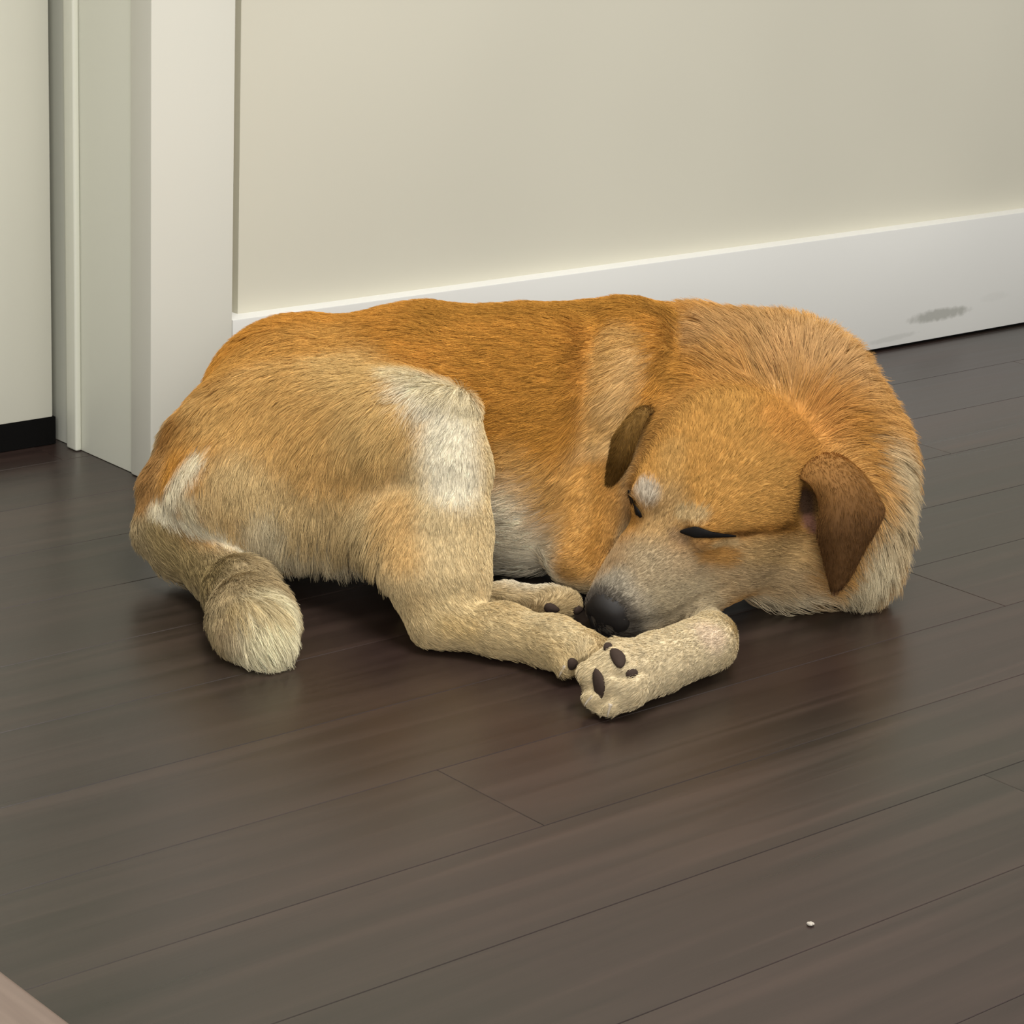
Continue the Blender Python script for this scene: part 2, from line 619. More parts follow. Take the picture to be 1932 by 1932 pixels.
# first pass: a coarse body, only to find where grooves and details lie on the surface
def build(prims, h, carve=(), smooth=3, floor_z=0.0015):
    f, lo = grid_field(prims, h, carve, floor_z)
    V, Q = surface_nets(f, lo, h)
    E_ = np.concatenate([Q[:, [0, 1]], Q[:, [1, 2]], Q[:, [2, 3]], Q[:, [3, 0]]])
    for it in range(smooth):
        S = np.zeros_like(V)
        N_ = np.zeros(len(V))
        for a, b in ((0, 1), (1, 0)):
            for d in range(3):
                S[:, d] += np.bincount(E_[:, a], V[E_[:, b], d], len(V))
            N_ += np.bincount(E_[:, a], minlength=len(V))
        V = V + 0.5 * (S / N_[:, None] - V)
    if floor_z is not None:
        V[:, 2] = np.maximum(V[:, 2], 0.0012)
    return V, Q


class Surf:
    def __init__(self, V, Q):
        self.V, self.Q = V, Q
        self.bvh = BVHTree.FromPolygons([tuple(v) for v in V], [tuple(map(int, q)) for q in Q])

    def hit(self, px, py):
        d = Vector(ray_dir(px, py)).normalized()
        l, n, i, t = self.bvh.ray_cast(Vector(CAM), d)
        return (None, None) if l is None else (np.array(l), np.array(n))


S0 = Surf(*build(PRIMS, 0.005, (), 1))


def on(px, py, lift=0.0, s=None):
    """the point of the dog's surface seen at (px, py), lifted along its normal"""
    l, n = (s or S0).hit(px, py)
    if l is None:
        return at(px, py, 1160)
    return l + n * lift


CARVE = []


def groove(pts, r0, r1, sink, k=0.004):
    q = [on(x, y, -sink) for x, y in pts]
    m = len(q) - 1
    for i in range(m):
        CARVE.append(cap(q[i], q[i + 1], r0 + (r1 - r0) * i / m, r0 + (r1 - r0) * (i + 1) / m, k))


# ear opening, closed eyes, lip line, gaps between the toes
p = on(1520, 952, -0.001)
CARVE.append(dict(t='e', c=p, A=np.array([RIGHT, UP, -FWD]), r=np.array([22, 52, 34]) * PX, k=0.005, reg='head'))
groove([(1290, 1003), (1320, 1008), (1350, 1012), (1390, 1012), (1440, 1002)], 7, 3, 0.001)
groove([(1188, 925), (1197, 952), (1208, 975)], 6, 4, 0.001)
groove([(1180, 1178), (1225, 1172), (1275, 1158), (1325, 1130), (1370, 1105)], 4, 3, 0.0005, 0.006)
groove([(1158, 1272), (1180, 1274), (1220, 1265)], 7, 3, 0.001)
groove([(1130, 600), (1112, 700), (1112, 800), (1085, 890)], 24, 20, -0.0075, 0.012)
groove([(1300, 600), (1285, 670), (1250, 730)], 24, 22, -0.0070, 0.012)
groove([(1128, 1338), (1140, 1318), (1165, 1308)], 7, 3, 0.0015)
groove([(1102, 1300), (1118, 1294), (1134, 1300)], 6, 3, 0.001)
groove([(1088, 1262), (1100, 1250), (1112, 1240)], 6, 3, 0.001)

H = 0.0022
V, Q = build(PRIMS, H, CARVE, 3)
T = np.concatenate([Q[:, [0, 1, 2]], Q[:, [0, 2, 3]]])


def vnormals(V, T):
    fn = np.cross(V[T[:, 1]] - V[T[:, 0]], V[T[:, 2]] - V[T[:, 0]])
    N = np.zeros_like(V)
    for c in range(3):
        for d in range(3):
            N[:, d] += np.bincount(T[:, c], fn[:, d], len(V))
    return N / (np.linalg.norm(N, axis=1)[:, None] + 1e-12)


VN = vnormals(V, T)
S1 = Surf(V, Q)

# ---- which part of the body each vertex belongs to, and the lie of the coat along each limb
REGS = ['torso', 'neck', 'thigh', 'hind_leg', 'fore_leg', 'tail', 'head']


def region_and_axis(P):
    best = np.full(len(P), 1e9)
    reg = np.zeros(len(P), int)
    ax = np.zeros((len(P), 3))
    wsum = np.zeros(len(P))
    for pr in PRIMS:
        d = sdf(pr, P)
        m = d < best
        best[m] = d[m]
        reg[m] = REGS.index(pr['reg'])
        if pr['t'] == 'c':
            a = pr['b'] - pr['a']
            a = a / np.linalg.norm(a)
            if pr['reg'] in ('torso', 'neck', 'head'):
                a = -a
            w = np.exp(-np.clip(d, 0, 1) / 0.006)
            ax += w[:, None] * a
            wsum += w
    return reg, ax / (wsum[:, None] + 1e-6)


VREG, VAX = region_and_axis(V)
DEF_COL = dict(torso='C08138', neck='C68F50', thigh='C99A5C', hind_leg='CDB080', fore_leg='D0B88E', tail='A8906A', head='AC763A')
DEF_LEN = dict(torso=.017, neck=.026, thigh=.017, hind_leg=.007, fore_leg=.006, tail=.015, head=.007)
VC = np.array([lin(DEF_COL[r]) for r in REGS])[VREG]
VL = np.array([DEF_LEN[r] for r in REGS])[VREG]
# soften the borders between regions
EE = np.concatenate([Q[:, [0, 1]], Q[:, [1, 2]], Q[:, [2, 3]], Q[:, [3, 0]]])


def diffuse(A, n):
    A = A.copy().reshape(len(V), -1)
    cnt = np.bincount(EE[:, 0], minlength=len(V)) + np.bincount(EE[:, 1], minlength=len(V)) + 1.0
    for _ in range(n):
        S = A.copy()
        for d in range(A.shape[1]):
            S[:, d] += np.bincount(EE[:, 0], A[EE[:, 1], d], len(V)) + np.bincount(EE[:, 1], A[EE[:, 0], d], len(V))
        A = S / cnt[:, None]
    return A


VC = diffuse(VC, 60)
VL = diffuse(VL, 25)[:, 0]


def falloff(pts, r):
    """1 inside a stroke of radius r px along surface points, fading to 0 at 1.6 r"""
    q = [on(x, y, 0, S1) for x, y in pts]
    d = np.full(len(V), 1e9)
    if len(q) == 1:
        d = np.linalg.norm(V - q[0], axis=1)
    for a, b in zip(q, q[1:]):
        ab = b - a
        t = np.clip(((V - a) @ ab) / max(ab @ ab, 1e-9), 0, 1)
        d = np.minimum(d, np.linalg.norm(V - a - t[:, None] * ab, axis=1))
    x = np.clip((d / (r * PX) - 0.4) / 1.2, 0, 1)
    return 1 - x * x * (3 - 2 * x)


def paint(col, strength, r, *pts):
    global VC
    w = falloff(pts, r)[:, None] * strength
    VC = VC * (1 - w) + lin(col) * w


def lengthen(L, strength, r, *pts):
    global VL
    w = falloff(pts, r) * strength
    VL = VL * (1 - w) + L * w


# coat colours (the dog's own markings, plus the painted shade of the shoulder fold)
paint('9C6A2C', .75, 55, (560, 590), (700, 585), (850, 585), (1000, 585), (1120, 580), (1250, 585))
paint('AD7430', .6, 90, (950, 680), (1080, 660), (1060, 760), (960, 780))
paint('97602A', .55, 30, (1110, 640), (1105, 720), (1110, 800))  # shade of the shoulder crease, painted into the coat
paint('96632C', .6, 40, (330, 800), (370, 740), (430, 690))
paint('8A5C2C', .8, 36, (330, 800), (295, 860), (272, 930))
paint('CB9A58', .6, 70, (480, 760), (600, 780), (560, 700))
paint('D0A86A', .75, 75, (660, 690), (740, 740), (700, 800))
paint('E2D6BC', .85, 52, (800, 730), (850, 770), (850, 850), (860, 900))
paint('D8C49A', .75, 32, (760, 705), (830, 730), (880, 760))
paint('CDAE7A', .8, 60, (440, 900), (560, 980), (680, 1000))
paint('DCCAA4', .8, 48, (500, 1000), (520, 1040), (600, 1050), (680, 1060))
paint('C89450', .6, 45, (745, 960), (765, 1040))
paint('C28C48', .7, 60, (440, 690), (540, 650), (640, 640))
paint('CB9A58', .5, 60, (430, 760), (520, 720))
paint('EADBB8', .9, 22, (375, 860), (330, 915), (300, 955))
paint('CDB284', .6, 45, (830, 1000), (850, 1080))
paint('C8AC7C', .8, 50, (845, 1150), (940, 1190), (1040, 1220))
paint('C6A368', .5, 22, (840, 1180), (880, 1185))
paint('DCC8A0', .4, 22, (1100, 1205), (1000, 1160))
# belly and chest
paint('F2E2C2', .9, 60, (960, 960), (980, 1040), (1010, 1080))
paint('DCCDB2', .8, 40, (945, 1075), (1000, 1092), (1040, 1092))
paint('C89A5C', .6, 45, (970, 880), (1040, 930))
paint('CDAC78', .9, 24, (385, 930), (405, 975), (430, 1000))
paint('D0BE98', .9, 24, (350, 935), (350, 965), (370, 985))
paint('C88C42', .9, 50, (1110, 900), (1100, 1000), (1090, 1060))
paint('8F6430', .6, 16, (1068, 1080), (1075, 1085))
# shoulder and neck
paint('C99A5C', .8, 45, (1180, 640), (1160, 740), (1150, 820))
paint('D6AC74', .5, 30, (1200, 680), (1170, 760))
paint('9A6A30', .6, 36, (1260, 590), (1280, 640), (1270, 700))
paint('B98C5A', .8, 55, (1350, 630), (1450, 620), (1540, 660))
paint('C29462', .7, 60, (1480, 680), (1580, 690))
paint('C2AA84', .95, 62, (1660, 730), (1695, 790), (1700, 900), (1680, 1010), (1640, 1100))
paint('D4C09A', .9, 50, (1650, 1060), (1590, 1130))
paint('D8C4A0', .9, 45, (1500, 1140), (1430, 1140))
# head
paint('B88444', .8, 110, (1350, 780), (1380, 860), (1300, 880))
paint('B9793A', .6, 60, (1480, 800), (1560, 790))
paint('A8702E', .55, 30, (1600, 800), (1620, 870))
paint('B48244', .6, 60, (1380, 940), (1450, 930))
paint('A9814C', .5, 26, (1270, 850), (1265, 910))
paint('AE8C5E', .75, 40, (1255, 960), (1220, 1030))
paint('9C8464', .9, 60, (1240, 1080), (1300, 1090), (1200, 1120))
paint('AA9676', .9, 50, (1240, 1150), (1320, 1130))
paint('A88E6A', .85, 60, (1400, 1080), (1470, 1080))
paint('BE9660', .7, 30, (1420, 1040), (1500, 1040))
paint('B07A3C', .8, 20, (1330, 1045), (1370, 1050))
paint('8A5A28', .75, 11, (1390, 1006), (1440, 998), (1490, 992))
paint('B89C70', .8, 15, (1285, 972), (1320, 975))
paint('B4A692', .9, 20, (1214, 924), (1222, 935))
paint('B89C70', .6, 9, (1345, 1030), (1385, 1024))
paint('7A6046', .8, 13, (1270, 1012), (1290, 1020))
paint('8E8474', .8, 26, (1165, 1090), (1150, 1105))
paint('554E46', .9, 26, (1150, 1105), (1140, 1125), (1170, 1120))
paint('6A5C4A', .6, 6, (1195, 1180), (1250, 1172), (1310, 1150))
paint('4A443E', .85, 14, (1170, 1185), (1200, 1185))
paint('3A2A22', .95, 20, (1520, 935), (1522, 960))
paint('8C5E50', .9, 14, (1526, 985), (1530, 995))
# paws
paint('D2BC96', .8, 60, (1200, 1260), (1330, 1210))
paint('E2C4AC', .5, 28, (1340, 1195), (1350, 1200))
paint('B89A6C', .8, 30, (780, 1130), (960, 1130), (1060, 1140))
# tail
paint('88724A', .8, 42, (300, 1000), (330, 1050), (400, 1080))
paint('E9DABA', .9, 16, (310, 965), (400, 998), (470, 1040), (520, 1085))
paint('EADBB2', .95, 56, (520, 1150), (520, 1210), (480, 1220))
paint('C6A772', .6, 20, (440, 1150), (480, 1140), (520, 1150))
paint('BFA27A', .6, 22, (420, 1180), (440, 1200))

paint('B07838', .9, 34, (1150, 890), (1150, 980), (1130, 1040))
paint('2A201A', .9, 8, (1296, 1003), (1318, 1006), (1340, 1009))
paint('4E3218', .8, 6, (1345, 1009), (1400, 1008), (1480, 994))
paint('2E2218', .9, 6, (1188, 930), (1196, 952), (1206, 972))
lengthen(.034, .9, 60, (540, 1000), (560, 1010), (640, 1040), (700, 1030))
lengthen(.020, .8, 60, (440, 900), (480, 960))
lengthen(.026, .9, 50, (480, 1150), (500, 1200))
lengthen(.012, .9, 50, (300, 860), (270, 930), (268, 1000))
lengthen(.030, .9, 70, (1690, 780), (1710, 900), (1690, 1020), (1600, 680))
lengthen(.024, .8, 45, (1650, 1080), (1580, 1130))
lengthen(.012, .9, 70, (1350, 760), (1500, 820))
lengthen(.004, .95, 60, (1180, 1110), (1240, 1060), (1290, 1120))
lengthen(.003, .95, 26, (1300, 1002), (1380, 1010))
lengthen(.003, .95, 18, (1190, 935), (1204, 970))
lengthen(.009, .8, 60, (1420, 1080), (1480, 1090))
lengthen(.0015, .95, 26, (1522, 940), (1526, 980))
lengthen(.020, .8, 50, (960, 980), (1000, 1060))
lengthen(.011, .8, 45, (850, 800), (850, 950))
lengthen(.004, .9, 26, (1120, 1300), (1160, 1330), (1080, 1250))

ARROWS = [((1150, 650), (1040, 655)), ((900, 600), (800, 600)), ((1000, 760), (920, 775)), ((1020, 900), (950, 930)), ((1010, 1000), (945, 985)), ((1000, 1070), (945, 1050)),
          ((650, 600), (560, 605)), ((800, 650), (720, 650)), ((950, 660), (870, 665)),
          ((1190, 700), (1140, 800)), ((1230, 610), (1150, 630)), ((1160, 830), (1100, 900)),
          ((700, 680), (610, 690)), ((620, 760), (550, 820)), ((500, 700), (430, 760)), ((500, 850), (470, 940)), ((620, 880), (600, 960)), ((600, 970), (590, 1050)),
          ((450, 820), (400, 900)), ((700, 950), (695, 1050)), ((520, 980), (530, 1050)), ((430, 930), (450, 1000)), ((850, 770), (820, 860)), ((760, 740), (700, 800)), ((860, 880), (845, 960)),
          ((850, 960), (840, 1060)), ((790, 1000), (775, 1080)), ((850, 1110), (900, 1180)), ((900, 1190), (1000, 1215)), ((350, 770), (305, 850)), ((285, 890), (262, 970)),
          ((320, 1020), (390, 1080)), ((430, 1090), (490, 1160)), ((490, 1160), (520, 1230)), ((440, 1170), (480, 1230)), ((540, 1140), (560, 1200)),
          ((1620, 720), (1680, 740)), ((1580, 700), (1610, 640)), ((1670, 800), (1720, 850)), ((1690, 900), (1730, 960)), ((1690, 1010), (1700, 1080)), ((1640, 780), (1690, 800)), ((1450, 670), (1410, 600)), ((1520, 680), (1510, 610)), ((1350, 640), (1290, 650)), ((1390, 690), (1330, 650)),
          ((1640, 1080), (1600, 1130)), ((1560, 1130), (1640, 1120)),
          ((1200, 1050), (1250, 990)), ((1270, 960), (1310, 880)), ((1330, 880), (1370, 780)), ((1400, 830), (1470, 740)), ((1500, 850), (1570, 800)), ((1240, 880), (1235, 800)),
          ((1340, 1060), (1430, 1060)), ((1470, 1020), (1540, 1040)), ((1250, 1130), (1330, 1100)), ((1400, 950), (1490, 930)), ((1420, 1110), (1520, 1120)),
          ((1110, 950), (1090, 1050)), ((1384, 1205), (1330, 1216)), ((1362, 1168), (1318, 1190)), ((1382, 1236), (1335, 1254)), ((1388, 1220), (1350, 1225)), ((1340, 1210), (1230, 1255)), ((1230, 1260), (1150, 1300))]
# the muzzle greys towards the nose on both sides, black fur right behind the nose leather
hf = (V - HO) @ HFv / PX
hu = (V - HO) @ HUv / PX
hl = (V - HO) @ HLv / PX
near = (VREG == REGS.index('head')) & (np.abs(hl) < 140) & (hu > -170)


def sst(x, a, b):
    t = np.clip((x - a) / (b - a), 0, 1)
    return t * t * (3 - 2 * t)


for col, w in (('98866A', sst(hf, 240, 310) * 0.6), ('8A8070', sst(hf, 330, 375) * 0.6 * sst(hu, -95, -40)), ('4C453E', sst(hf, 372, 402) * 0.95)):
    w = np.where(near, w, 0)[:, None]
    VC = VC * (1 - w) + lin(col) * w
w = ((VREG == REGS.index('torso')) * sst(V[:, 2], 0.05, 0.02) * 0.9 * (((V - at(1050, 1050, 1100)) @ RIGHT) < 0))[:, None]
VC = VC * (1 - w) + lin('DCCDB2') * w
VC = np.clip(VC * (1 + 0.30 * (1 - VC) ** 2.2) * np.array([1.0, 1.03, 1.03]), 0, 0.9)
GP, GD = [], []
for a, b in ARROWS:
    p, n = S1.hit(*a)
    if p is None:
        continue
    q, _ = S1.hit(*b)
    d = (q - p) if q is not None else None
    if d is None or np.linalg.norm(d) > 2.2 * math.hypot(b[0] - a[0], b[1] - a[1]) * PX:
        d = RIGHT * (b[0] - a[0]) - UP * (b[1] - a[1])
    GP.append(p)
    GD.append(d / np.linalg.norm(d))
GP, GD = np.array(GP), np.array(GD)


def lie(P, ax, n, spread=0.045):
    d2 = ((P[:, None, :] - GP[None]) ** 2).sum(-1)
    w = np.exp(-d2 / spread ** 2)
    D = w @ GD + ax * 0.06
    D = D - n * (D * n).sum(1)[:, None]
    return D / (np.linalg.norm(D, axis=1)[:, None] + 1e-9)


VFLOW = lie(V, VAX, VN)

# ---- materials of the dog
def coat_mat(name, attr, hair):
    M = Mat(name, 'C08A48', 0.55 if hair else 0.8, 0.22 if hair else 0.1)
    if hair:
        M.b.inputs['Specular IOR Level'].default_value = 0.0
    at_ = M.n('ShaderNodeAttribute')
    at_.attribute_name = attr
    M.l(at_.outputs['Color'], M.b.inputs['Base Color'])
    return M.m


M_COAT = coat_mat('dog_coat', 'coat', False)
M_HAIR = coat_mat('dog_hair', 'coat', True)
M_NOSE = Mat('nose_leather', '1C1815', 0.62, 0.4).m
M_PAD = Mat('paw_pad_leather', '3A2D25', 0.85, 0.25).m
M_EYE = Mat('eyelid_black', '0C0908', 0.7, 0.2).m
M_CLAW = Mat('claw_horn', 'B8AA94', 0.35, 0.5).m

dog = empty('dog', tuple(on_floor(960, 1120)))
tag(dog, 'sleeping golden tan short-haired dog curled up on the dark wooden floor', 'dog')
body = mesh_obj('body', V, Q, M_COAT, None, True)
ca = body.data.color_attributes.new('coat', 'FLOAT_COLOR', 'POINT')
ca.data.foreach_set('color', np.concatenate([VC, np.ones((len(V), 1))], 1).astype(np.float32).ravel())
adopt(dog, body)


def hair_object(name, root, flow, nrm, length, col, lift, label=None, radius=0.00019, npt=5, clump=0.24, seedden=12, dark=0.12):
    n = len(root)
    L = length * rng.uniform(0.7, 1.12, n)
    # tufts: hairs lean towards the tip of a neighbouring seed hair
    seeds = rng.choice(n, max(8, n // seedden), replace=False)
    kd = KDTree(len(seeds))
    for i, s in enumerate(seeds):
        kd.insert(root[s], i)
    kd.balance()
    own = np.array([seeds[kd.find(r)[1]] for r in root])
    js = np.clip(length / 0.016, 0.35, 1.0)[:, None]
    jit = rng.normal(0, 0.16, (n, 3)) * js
    sj = rng.normal(0, 0.15, (n, 3))[own] * js
    d = flow + jit + sj
    d = d - nrm * (d * nrm).sum(1)[:, None]
    d /= np.linalg.norm(d, axis=1)[:, None] + 1e-9
    lf = lift * rng.uniform(0.6, 1.4, n)
    tip_all = root + (d * np.cos(lf)[:, None] + nrm * np.sin(lf)[:, None]) * L[:, None]
    cl = (clump + 0.34 * np.clip((length - 0.018) / 0.012, 0, 1))[:, None]
    tip = tip_all * (1 - cl) + (tip_all[own] + (root - root[own]) * 0.25) * cl
    mid = root * 0.45 + tip * 0.55 + nrm * (L * 0.10)[:, None]
    t = np.linspace(0, 1, npt)
    base = root - nrm * 0.0008
    P = ((1 - t)[None, :, None] ** 2 * base[:, None] + (2 * t * (1 - t))[None, :, None] * mid[:, None] + (t ** 2)[None, :, None] * tip[:, None])
    P[..., 2] = np.maximum(P[..., 2], 0.0012)
    cu = bpy.data.hair_curves.new(name)
    cu.add_curves([npt] * n)
    cu.attributes['position'].data.foreach_set('vector', P.astype(np.float32).ravel())
    ra = cu.attributes.get('radius') or cu.attributes.new('radius', 'FLOAT', 'POINT')
    rr = radius * rng.uniform(0.8, 1.25, n)[:, None] * (1 - 0.75 * t ** 1.5)[None]
    ra.data.foreach_set('value', rr.astype(np.float32).ravel())
    tone = np.exp(rng.normal(0, 0.13, n))[:, None] * np.exp(rng.normal(0, 0.07, n))[own][:, None]
    tone = tone * np.where(rng.random(n) < dark, rng.uniform(0.4, 0.75, n), 1.0)[:, None]
    c = np.clip(col * tone, 0, 0.95)
    at_ = cu.attributes.new('coat', 'FLOAT_COLOR', 'CURVE')
    at_.data.foreach_set('color', np.concatenate([c, np.ones((n, 1))], 1).astype(np.float32).ravel())
    cu.materials.append(M_HAIR)
    o = bpy.data.objects.new(name, cu)
    COL.objects.link(o)
    if label:
        o['label'] = label
    return o


def sample(V, T, N, weight):
    a, b, c = V[T[:, 0]], V[T[:, 1]], V[T[:, 2]]
    ar = np.linalg.norm(np.cross(b - a, c - a), axis=1) * weight
    f = rng.choice(len(T), N, p=ar / ar.sum())
    u, v = rng.random(N), rng.random(N)
    m = u + v > 1
    u[m], v[m] = 1 - u[m], 1 - v[m]
    return f, np.stack([1 - u - v, u, v], 1)


NHAIR = 320000
tw = np.where(VN[T[:, 0], 2] < -0.6, 0.12, 1.0) * np.clip((0.011 / VL[T[:, 0]]) ** 0.7, 0.6, 2.2)
tw = np.where(V[T[:, 0], 2] < 0.003, 0.0, tw)
fi, bc = sample(V, T, NHAIR, tw)


def interp(A):
    return (A[T[fi]] * (bc[..., None] if A.ndim > 1 else bc)).sum(1)


HRt, HN, HC, HL, HFl = interp(V), interp(VN), interp(VC), interp(VL), interp(VFLOW)
HN /= np.linalg.norm(HN, axis=1)[:, None]
HR = VREG[T[fi, 0]]
FURS = [('torso_fur', ('torso', 'neck'), 'orange tan coat, paler and longer in the neck ruff'),
        ('hind_leg_fur', ('thigh', 'hind_leg'), 'light tan and cream coat of the thigh and hind feet'),
        ('fore_leg_fur', ('fore_leg',), 'cream coat of the folded fore leg and paw'),
        ('tail_fur', ('tail',), 'bushy grey tan tail hair with cream tip'),
        ('head_fur', ('head',), 'short golden coat with greying muzzle')]
for nm, rg, lb in FURS:
    m = np.isin(HR, [REGS.index(r) for r in rg])
    lift = np.full(m.sum(), 0.20)
    if nm == 'torso_fur':
        lift = 0.18 + 0.20 * np.clip((HL[m] - 0.02) / 0.01, 0, 1)
    if nm == 'tail_fur':
        lift[:] = 0.18
    o = hair_object(nm, HRt[m], HFl[m], HN[m], HL[m], HC[m], lift, lb)
    adopt(dog, o)


# ---- ears: soft folded flaps
def catmull(P, n):
    P = np.array(P, float)
    m = len(P)
    out = []
    for t in np.linspace(0, m - 1 - 1e-9, n):
        i = int(t)
        u = t - i
        p0, p1, p2, p3 = P[max(i - 1, 0)], P[i], P[min(i + 1, m - 1)], P[min(i + 2, m - 1)]
        out.append(0.5 * (2 * p1 + (p2 - p0) * u + (2 * p0 - 5 * p1 + 4 * p2 - p3) * u * u + (3 * p1 - p0 - 3 * p2 + p3) * u ** 3))
    return np.array(out)


def ear(rows, label, col_base, col_tip, col_in, thick=0.0042, nu=26, nv=18, length=0.006):
    pts = [[at(*p) for p in r] for r in rows]
    g1 = np.array([catmull(r, nv) for r in pts])            # rows x nv
    G = np.stack([catmull(g1[:, j], nu) for j in range(nv)], 1)   # nu x nv
    du = np.gradient(G, axis=0)
    dv = np.gradient(G, axis=1)
    N = np.cross(dv, du)
    N /= np.linalg.norm(N, axis=-1)[..., None] + 1e-9
    if (N.mean((0, 1)) @ -FWD) < 0:
        N = -N
        flip = True
    else:
        flip = False
    th = thick * np.ones((nu, nv))
    edge = np.minimum(np.minimum(np.arange(nv), nv - 1 - np.arange(nv))[None] / 3.0, (nu - 1 - np.arange(nu))[:, None] / 3.0)
    th *= 0.25 + 0.75 * np.clip(edge, 0, 1) ** 0.5
    A = G + N * th[..., None] / 2
    B = G - N * th[..., None] / 2
    Vv = np.concatenate([A.reshape(-1, 3), B.reshape(-1, 3)])
    idx = np.arange(nu * nv).reshape(nu, nv)
    F = []
    for i in range(nu - 1):
        for j in range(nv - 1):
            q = [idx[i, j], idx[i, j + 1], idx[i + 1, j + 1], idx[i + 1, j]]
            F.append(q if not flip else q[::-1])
            q2 = [x + nu * nv for x in q]
            F.append(q2[::-1] if not flip else q2)
    ring = [idx[0, j] for j in range(nv)] + [idx[i, nv - 1] for i in range(1, nu)] + [idx[nu - 1, j] for j in range(nv - 2, -1, -1)] + [idx[i, 0] for i in range(nu - 2, 0, -1)]
    for a, b in zip(ring, ring[1:] + ring[:1]):
        q = [a, a + nu * nv, b + nu * nv, b]
        F.append(q if not flip else q[::-1])
    o = mesh_obj('ear', Vv, F, M_COAT, None, True)
    tt = np.linspace(0, 1, nu)[:, None, None]
    tt = np.clip(tt * 1.5, 0, 1) ** 0.7
    ca_ = lin(col_base) * (1 - tt) + lin(col_tip) * tt + np.zeros((nu, nv, 1))
    C_ = np.concatenate([ca_.reshape(-1, 3), np.tile(lin(col_in), (nu * nv, 1))])
    ca = o.data.color_attributes.new('coat', 'FLOAT_COLOR', 'POINT')
    ca.data.foreach_set('color', np.concatenate([C_, np.ones((len(C_), 1))], 1).astype(np.float32).ravel())
    o['label'] = label
    adopt(dog, o)
    # its short fur, on both faces
    Fq = np.array([f for f in F])
    Tq = np.concatenate([Fq[:, [0, 1, 2]], Fq[:, [0, 2, 3]]])
    Nn = vnormals(Vv, Tq)
    fl = np.concatenate([du.reshape(-1, 3)] * 2)
    fl /= np.linalg.norm(fl, axis=1)[:, None] + 1e-9
    n = 9000
    f, b_ = sample(Vv, Tq, n, np.ones(len(Tq)))
    ii = lambda A_: (A_[Tq[f]] * b_[..., None]).sum(1)
    nn = ii(Nn)
    nn /= np.linalg.norm(nn, axis=1)[:, None] + 1e-9
    h = hair_object('ear_fur', ii(Vv), ii(fl), nn, np.full(n, length), ii(C_), np.full(n, 0.18), None, 0.00017, 4, 0.2)
    h.parent = o
    return o


ear([[(1504, 900, 1150), (1530, 864, 1138), (1580, 858, 1122), (1618, 880, 1105)],
     [(1508, 902, 1180), (1535, 872, 1172), (1580, 865, 1160), (1617, 884, 1140)],
     [(1530, 918, 1190), (1555, 893, 1190), (1600, 882, 1180), (1636, 906, 1160)],
     [(1546, 955, 1196), (1575, 935, 1206), (1620, 925, 1198), (1662, 945, 1175)],
     [(1542, 1005, 1198), (1575, 992, 1212), (1622, 982, 1206), (1668, 972, 1188)],
     [(1553, 1055, 1198), (1580, 1045, 1208), (1612, 1035, 1204), (1640, 1022, 1192)],
     [(1568, 1116, 1196), (1577, 1116, 1200), (1586, 1112, 1198), (1596, 1100, 1194)]],
    'brown folded ear flap hanging over the neck ruff', 'B07E42', '614428', '5A3C30')
ear([[(1200, 790, 1096), (1212, 772, 1106), (1224, 768, 1112), (1236, 776, 1116)],
     [(1182, 806, 1116), (1192, 786, 1128), (1206, 777, 1132), (1222, 786, 1136)],
     [(1160, 826, 1124), (1174, 812, 1138), (1188, 812, 1142), (1204, 826, 1140)],
     [(1148, 868, 1124), (1160, 860, 1140), (1174, 862, 1144), (1188, 870, 1140)],
     [(1135, 912, 1124), (1147, 908, 1136), (1159, 908, 1138), (1170, 902, 1136)],
     [(1122, 954, 1126), (1127, 957, 1130), (1133, 956, 1131), (1138, 948, 1130)]],
    'brown ear flap seen edge-on beside the forehead', '94703C', '5C421E', '4E3A28', 0.0036)


# ---- nose leather with nostrils
def small(name, prims, carve, h, mat, parent, label=None):
    v, q = build(prims, h, carve, 2, None)
    o = mesh_obj(name, v, q, mat, None, True)
    if label:
        o['label'] = label
    adopt(parent, o)
    return o


def hel(c, r, k):
    return dict(t='e', c=hp(*c), A=HAX, r=np.array(r, float) * PX, k=k, reg='head', fd=None)


small('nose', [hel((412, 0, -26), (26, 46, 32), 0.004), hel((418, 0, -52), (20, 32, 28), 0.006), hel((400, 0, -2), (26, 36, 18), 0.008)],
      [hel((440, 19, -30), (14, 9, 8), 0.003), hel((440, -19, -30), (14, 9, 8), 0.003),
       hel((442, 0, -56), (10, 2.5, 28), 0.002)], 0.0011, M_NOSE, dog, 'black leathery nose tucked against the hind feet')


# ---- closed eyes, pads and claws lie on the skin
def sliver(name, pts, widths, mat, label=None, lift=0.0004):
    c = [S0.hit(*p) for p in pts]
    P = catmull([p + n * lift for p, n in c], 14)
    Nn = catmull([n for p, n in c], 14)
    W = np.interp(np.linspace(0, 1, 14), np.linspace(0, 1, len(widths)), widths) * PX / 2
    T_ = np.gradient(P, axis=0)
    B = np.cross(Nn, T_)
    B /= np.linalg.norm(B, axis=1)[:, None]
    vs_, fs = [], []
    K = 8
    for i in range(14):
        for k in range(K):
            a = 2 * math.pi * k / K
            vs_.append(P[i] + B[i] * W[i] * math.cos(a) + Nn[i] * min(W[i], 0.0010) * math.sin(a))
    for i in range(13):
        for k in range(K):
            fs.append((i * K + k, i * K + (k + 1) % K, (i + 1) * K + (k + 1) % K, (i + 1) * K + k))
    fs.append(tuple(range(K))[::-1])
    fs.append(tuple(13 * K + k for k in range(K)))
    o = mesh_obj(name, vs_, fs, mat, None, True)
    if label:
        o['label'] = label
    adopt(dog, o)
    return o


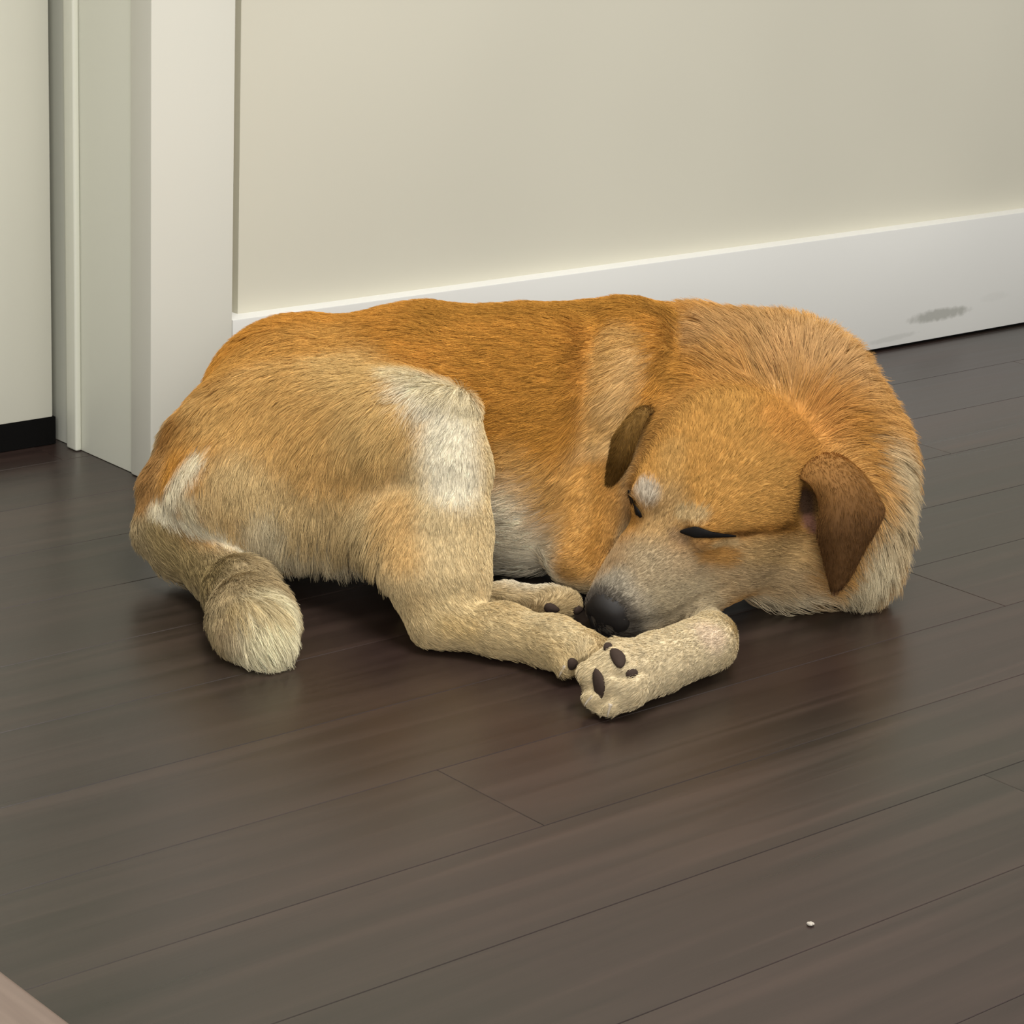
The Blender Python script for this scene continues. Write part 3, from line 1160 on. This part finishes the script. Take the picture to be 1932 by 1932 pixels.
sliver('eyelid', [(1284, 1003), (1312, 1004), (1345, 1009), (1388, 1011)], [4, 22, 12, 3], M_EYE, 'black rim of the closed eye')
sliver('eyelid', [(1187, 925), (1192, 945), (1200, 962), (1210, 976)], [5, 17, 17, 5], M_EYE, 'black rim of the closed eye at the edge of the face')


def pad(px, py, w, hgt, rot, thick=0.0034):
    p, n = S1.hit(px, py)
    p = p + n * 0.0012
    a = math.radians(rot)
    x = RIGHT * math.cos(a) + UP * math.sin(a)
    x = x - n * (x @ n)
    x /= np.linalg.norm(x)
    y = np.cross(n, x)
    vs_, fs = [], []
    nr, ns = 6, 14
    for i in range(nr + 1):
        t = math.pi * i / nr
        for k in range(ns):
            u = 2 * math.pi * k / ns
            e = 1 + 0.08 * math.cos(3 * u)
            vs_.append(p + x * w * PX / 2 * math.sin(t) * math.cos(u) * e + y * hgt * PX / 2 * math.sin(t) * math.sin(u) * e + n * thick * math.cos(t))
    for i in range(nr):
        for k in range(ns):
            fs.append((i * ns + k, i * ns + (k + 1) % ns, (i + 1) * ns + (k + 1) % ns, (i + 1) * ns + k))
    o = mesh_obj('paw_pad', vs_, fs, M_PAD, None, True)
    adopt(dog, o)


for a in [(1132, 1290, 27, 54, 8), (1166, 1243, 24, 46, 24), (1190, 1272, 24, 20, 20), (1148, 1223, 16, 20, -30),
          (1078, 1252, 22, 22, 0), (1040, 1147, 30, 20, -15), (1088, 1150, 26, 18, -10)]:
    pad(*a)


def claw(px, py, dx, dy, L=0.008, r=0.0020):
    p, n = S1.hit(px, py)
    d = RIGHT * dx - UP * dy
    d = d / np.linalg.norm(d)
    e = np.cross(d, n)
    e /= np.linalg.norm(e)
    g_ = np.cross(e, d)
    vs_, fs = [], []
    for i in range(6):
        t = i / 5
        c = p - d * 0.003 + d * L * t - np.array([0, 0, 1]) * 0.0025 * t * t
        for k in range(8):
            a = 2 * math.pi * k / 8
            vs_.append(c + (e * math.cos(a) + g_ * math.sin(a)) * r * (1 - 0.85 * t))
    for i in range(5):
        for k in range(8):
            fs.append((i * 8 + k, i * 8 + (k + 1) % 8, (i + 1) * 8 + (k + 1) % 8, (i + 1) * 8 + k))
    fs.append(tuple(range(8))[::-1])
    fs.append(tuple(40 + k for k in range(8)))
    vs_ = [(v[0], v[1], max(v[2], 0.0012)) for v in vs_]
    o = mesh_obj('claw', vs_, fs, M_CLAW, None, True)
    adopt(dog, o)


claw(1150, 1335, -0.3, 1)
claw(1112, 1318, -0.8, 0.7)
claw(1062, 1262, -0.6, 0.8)
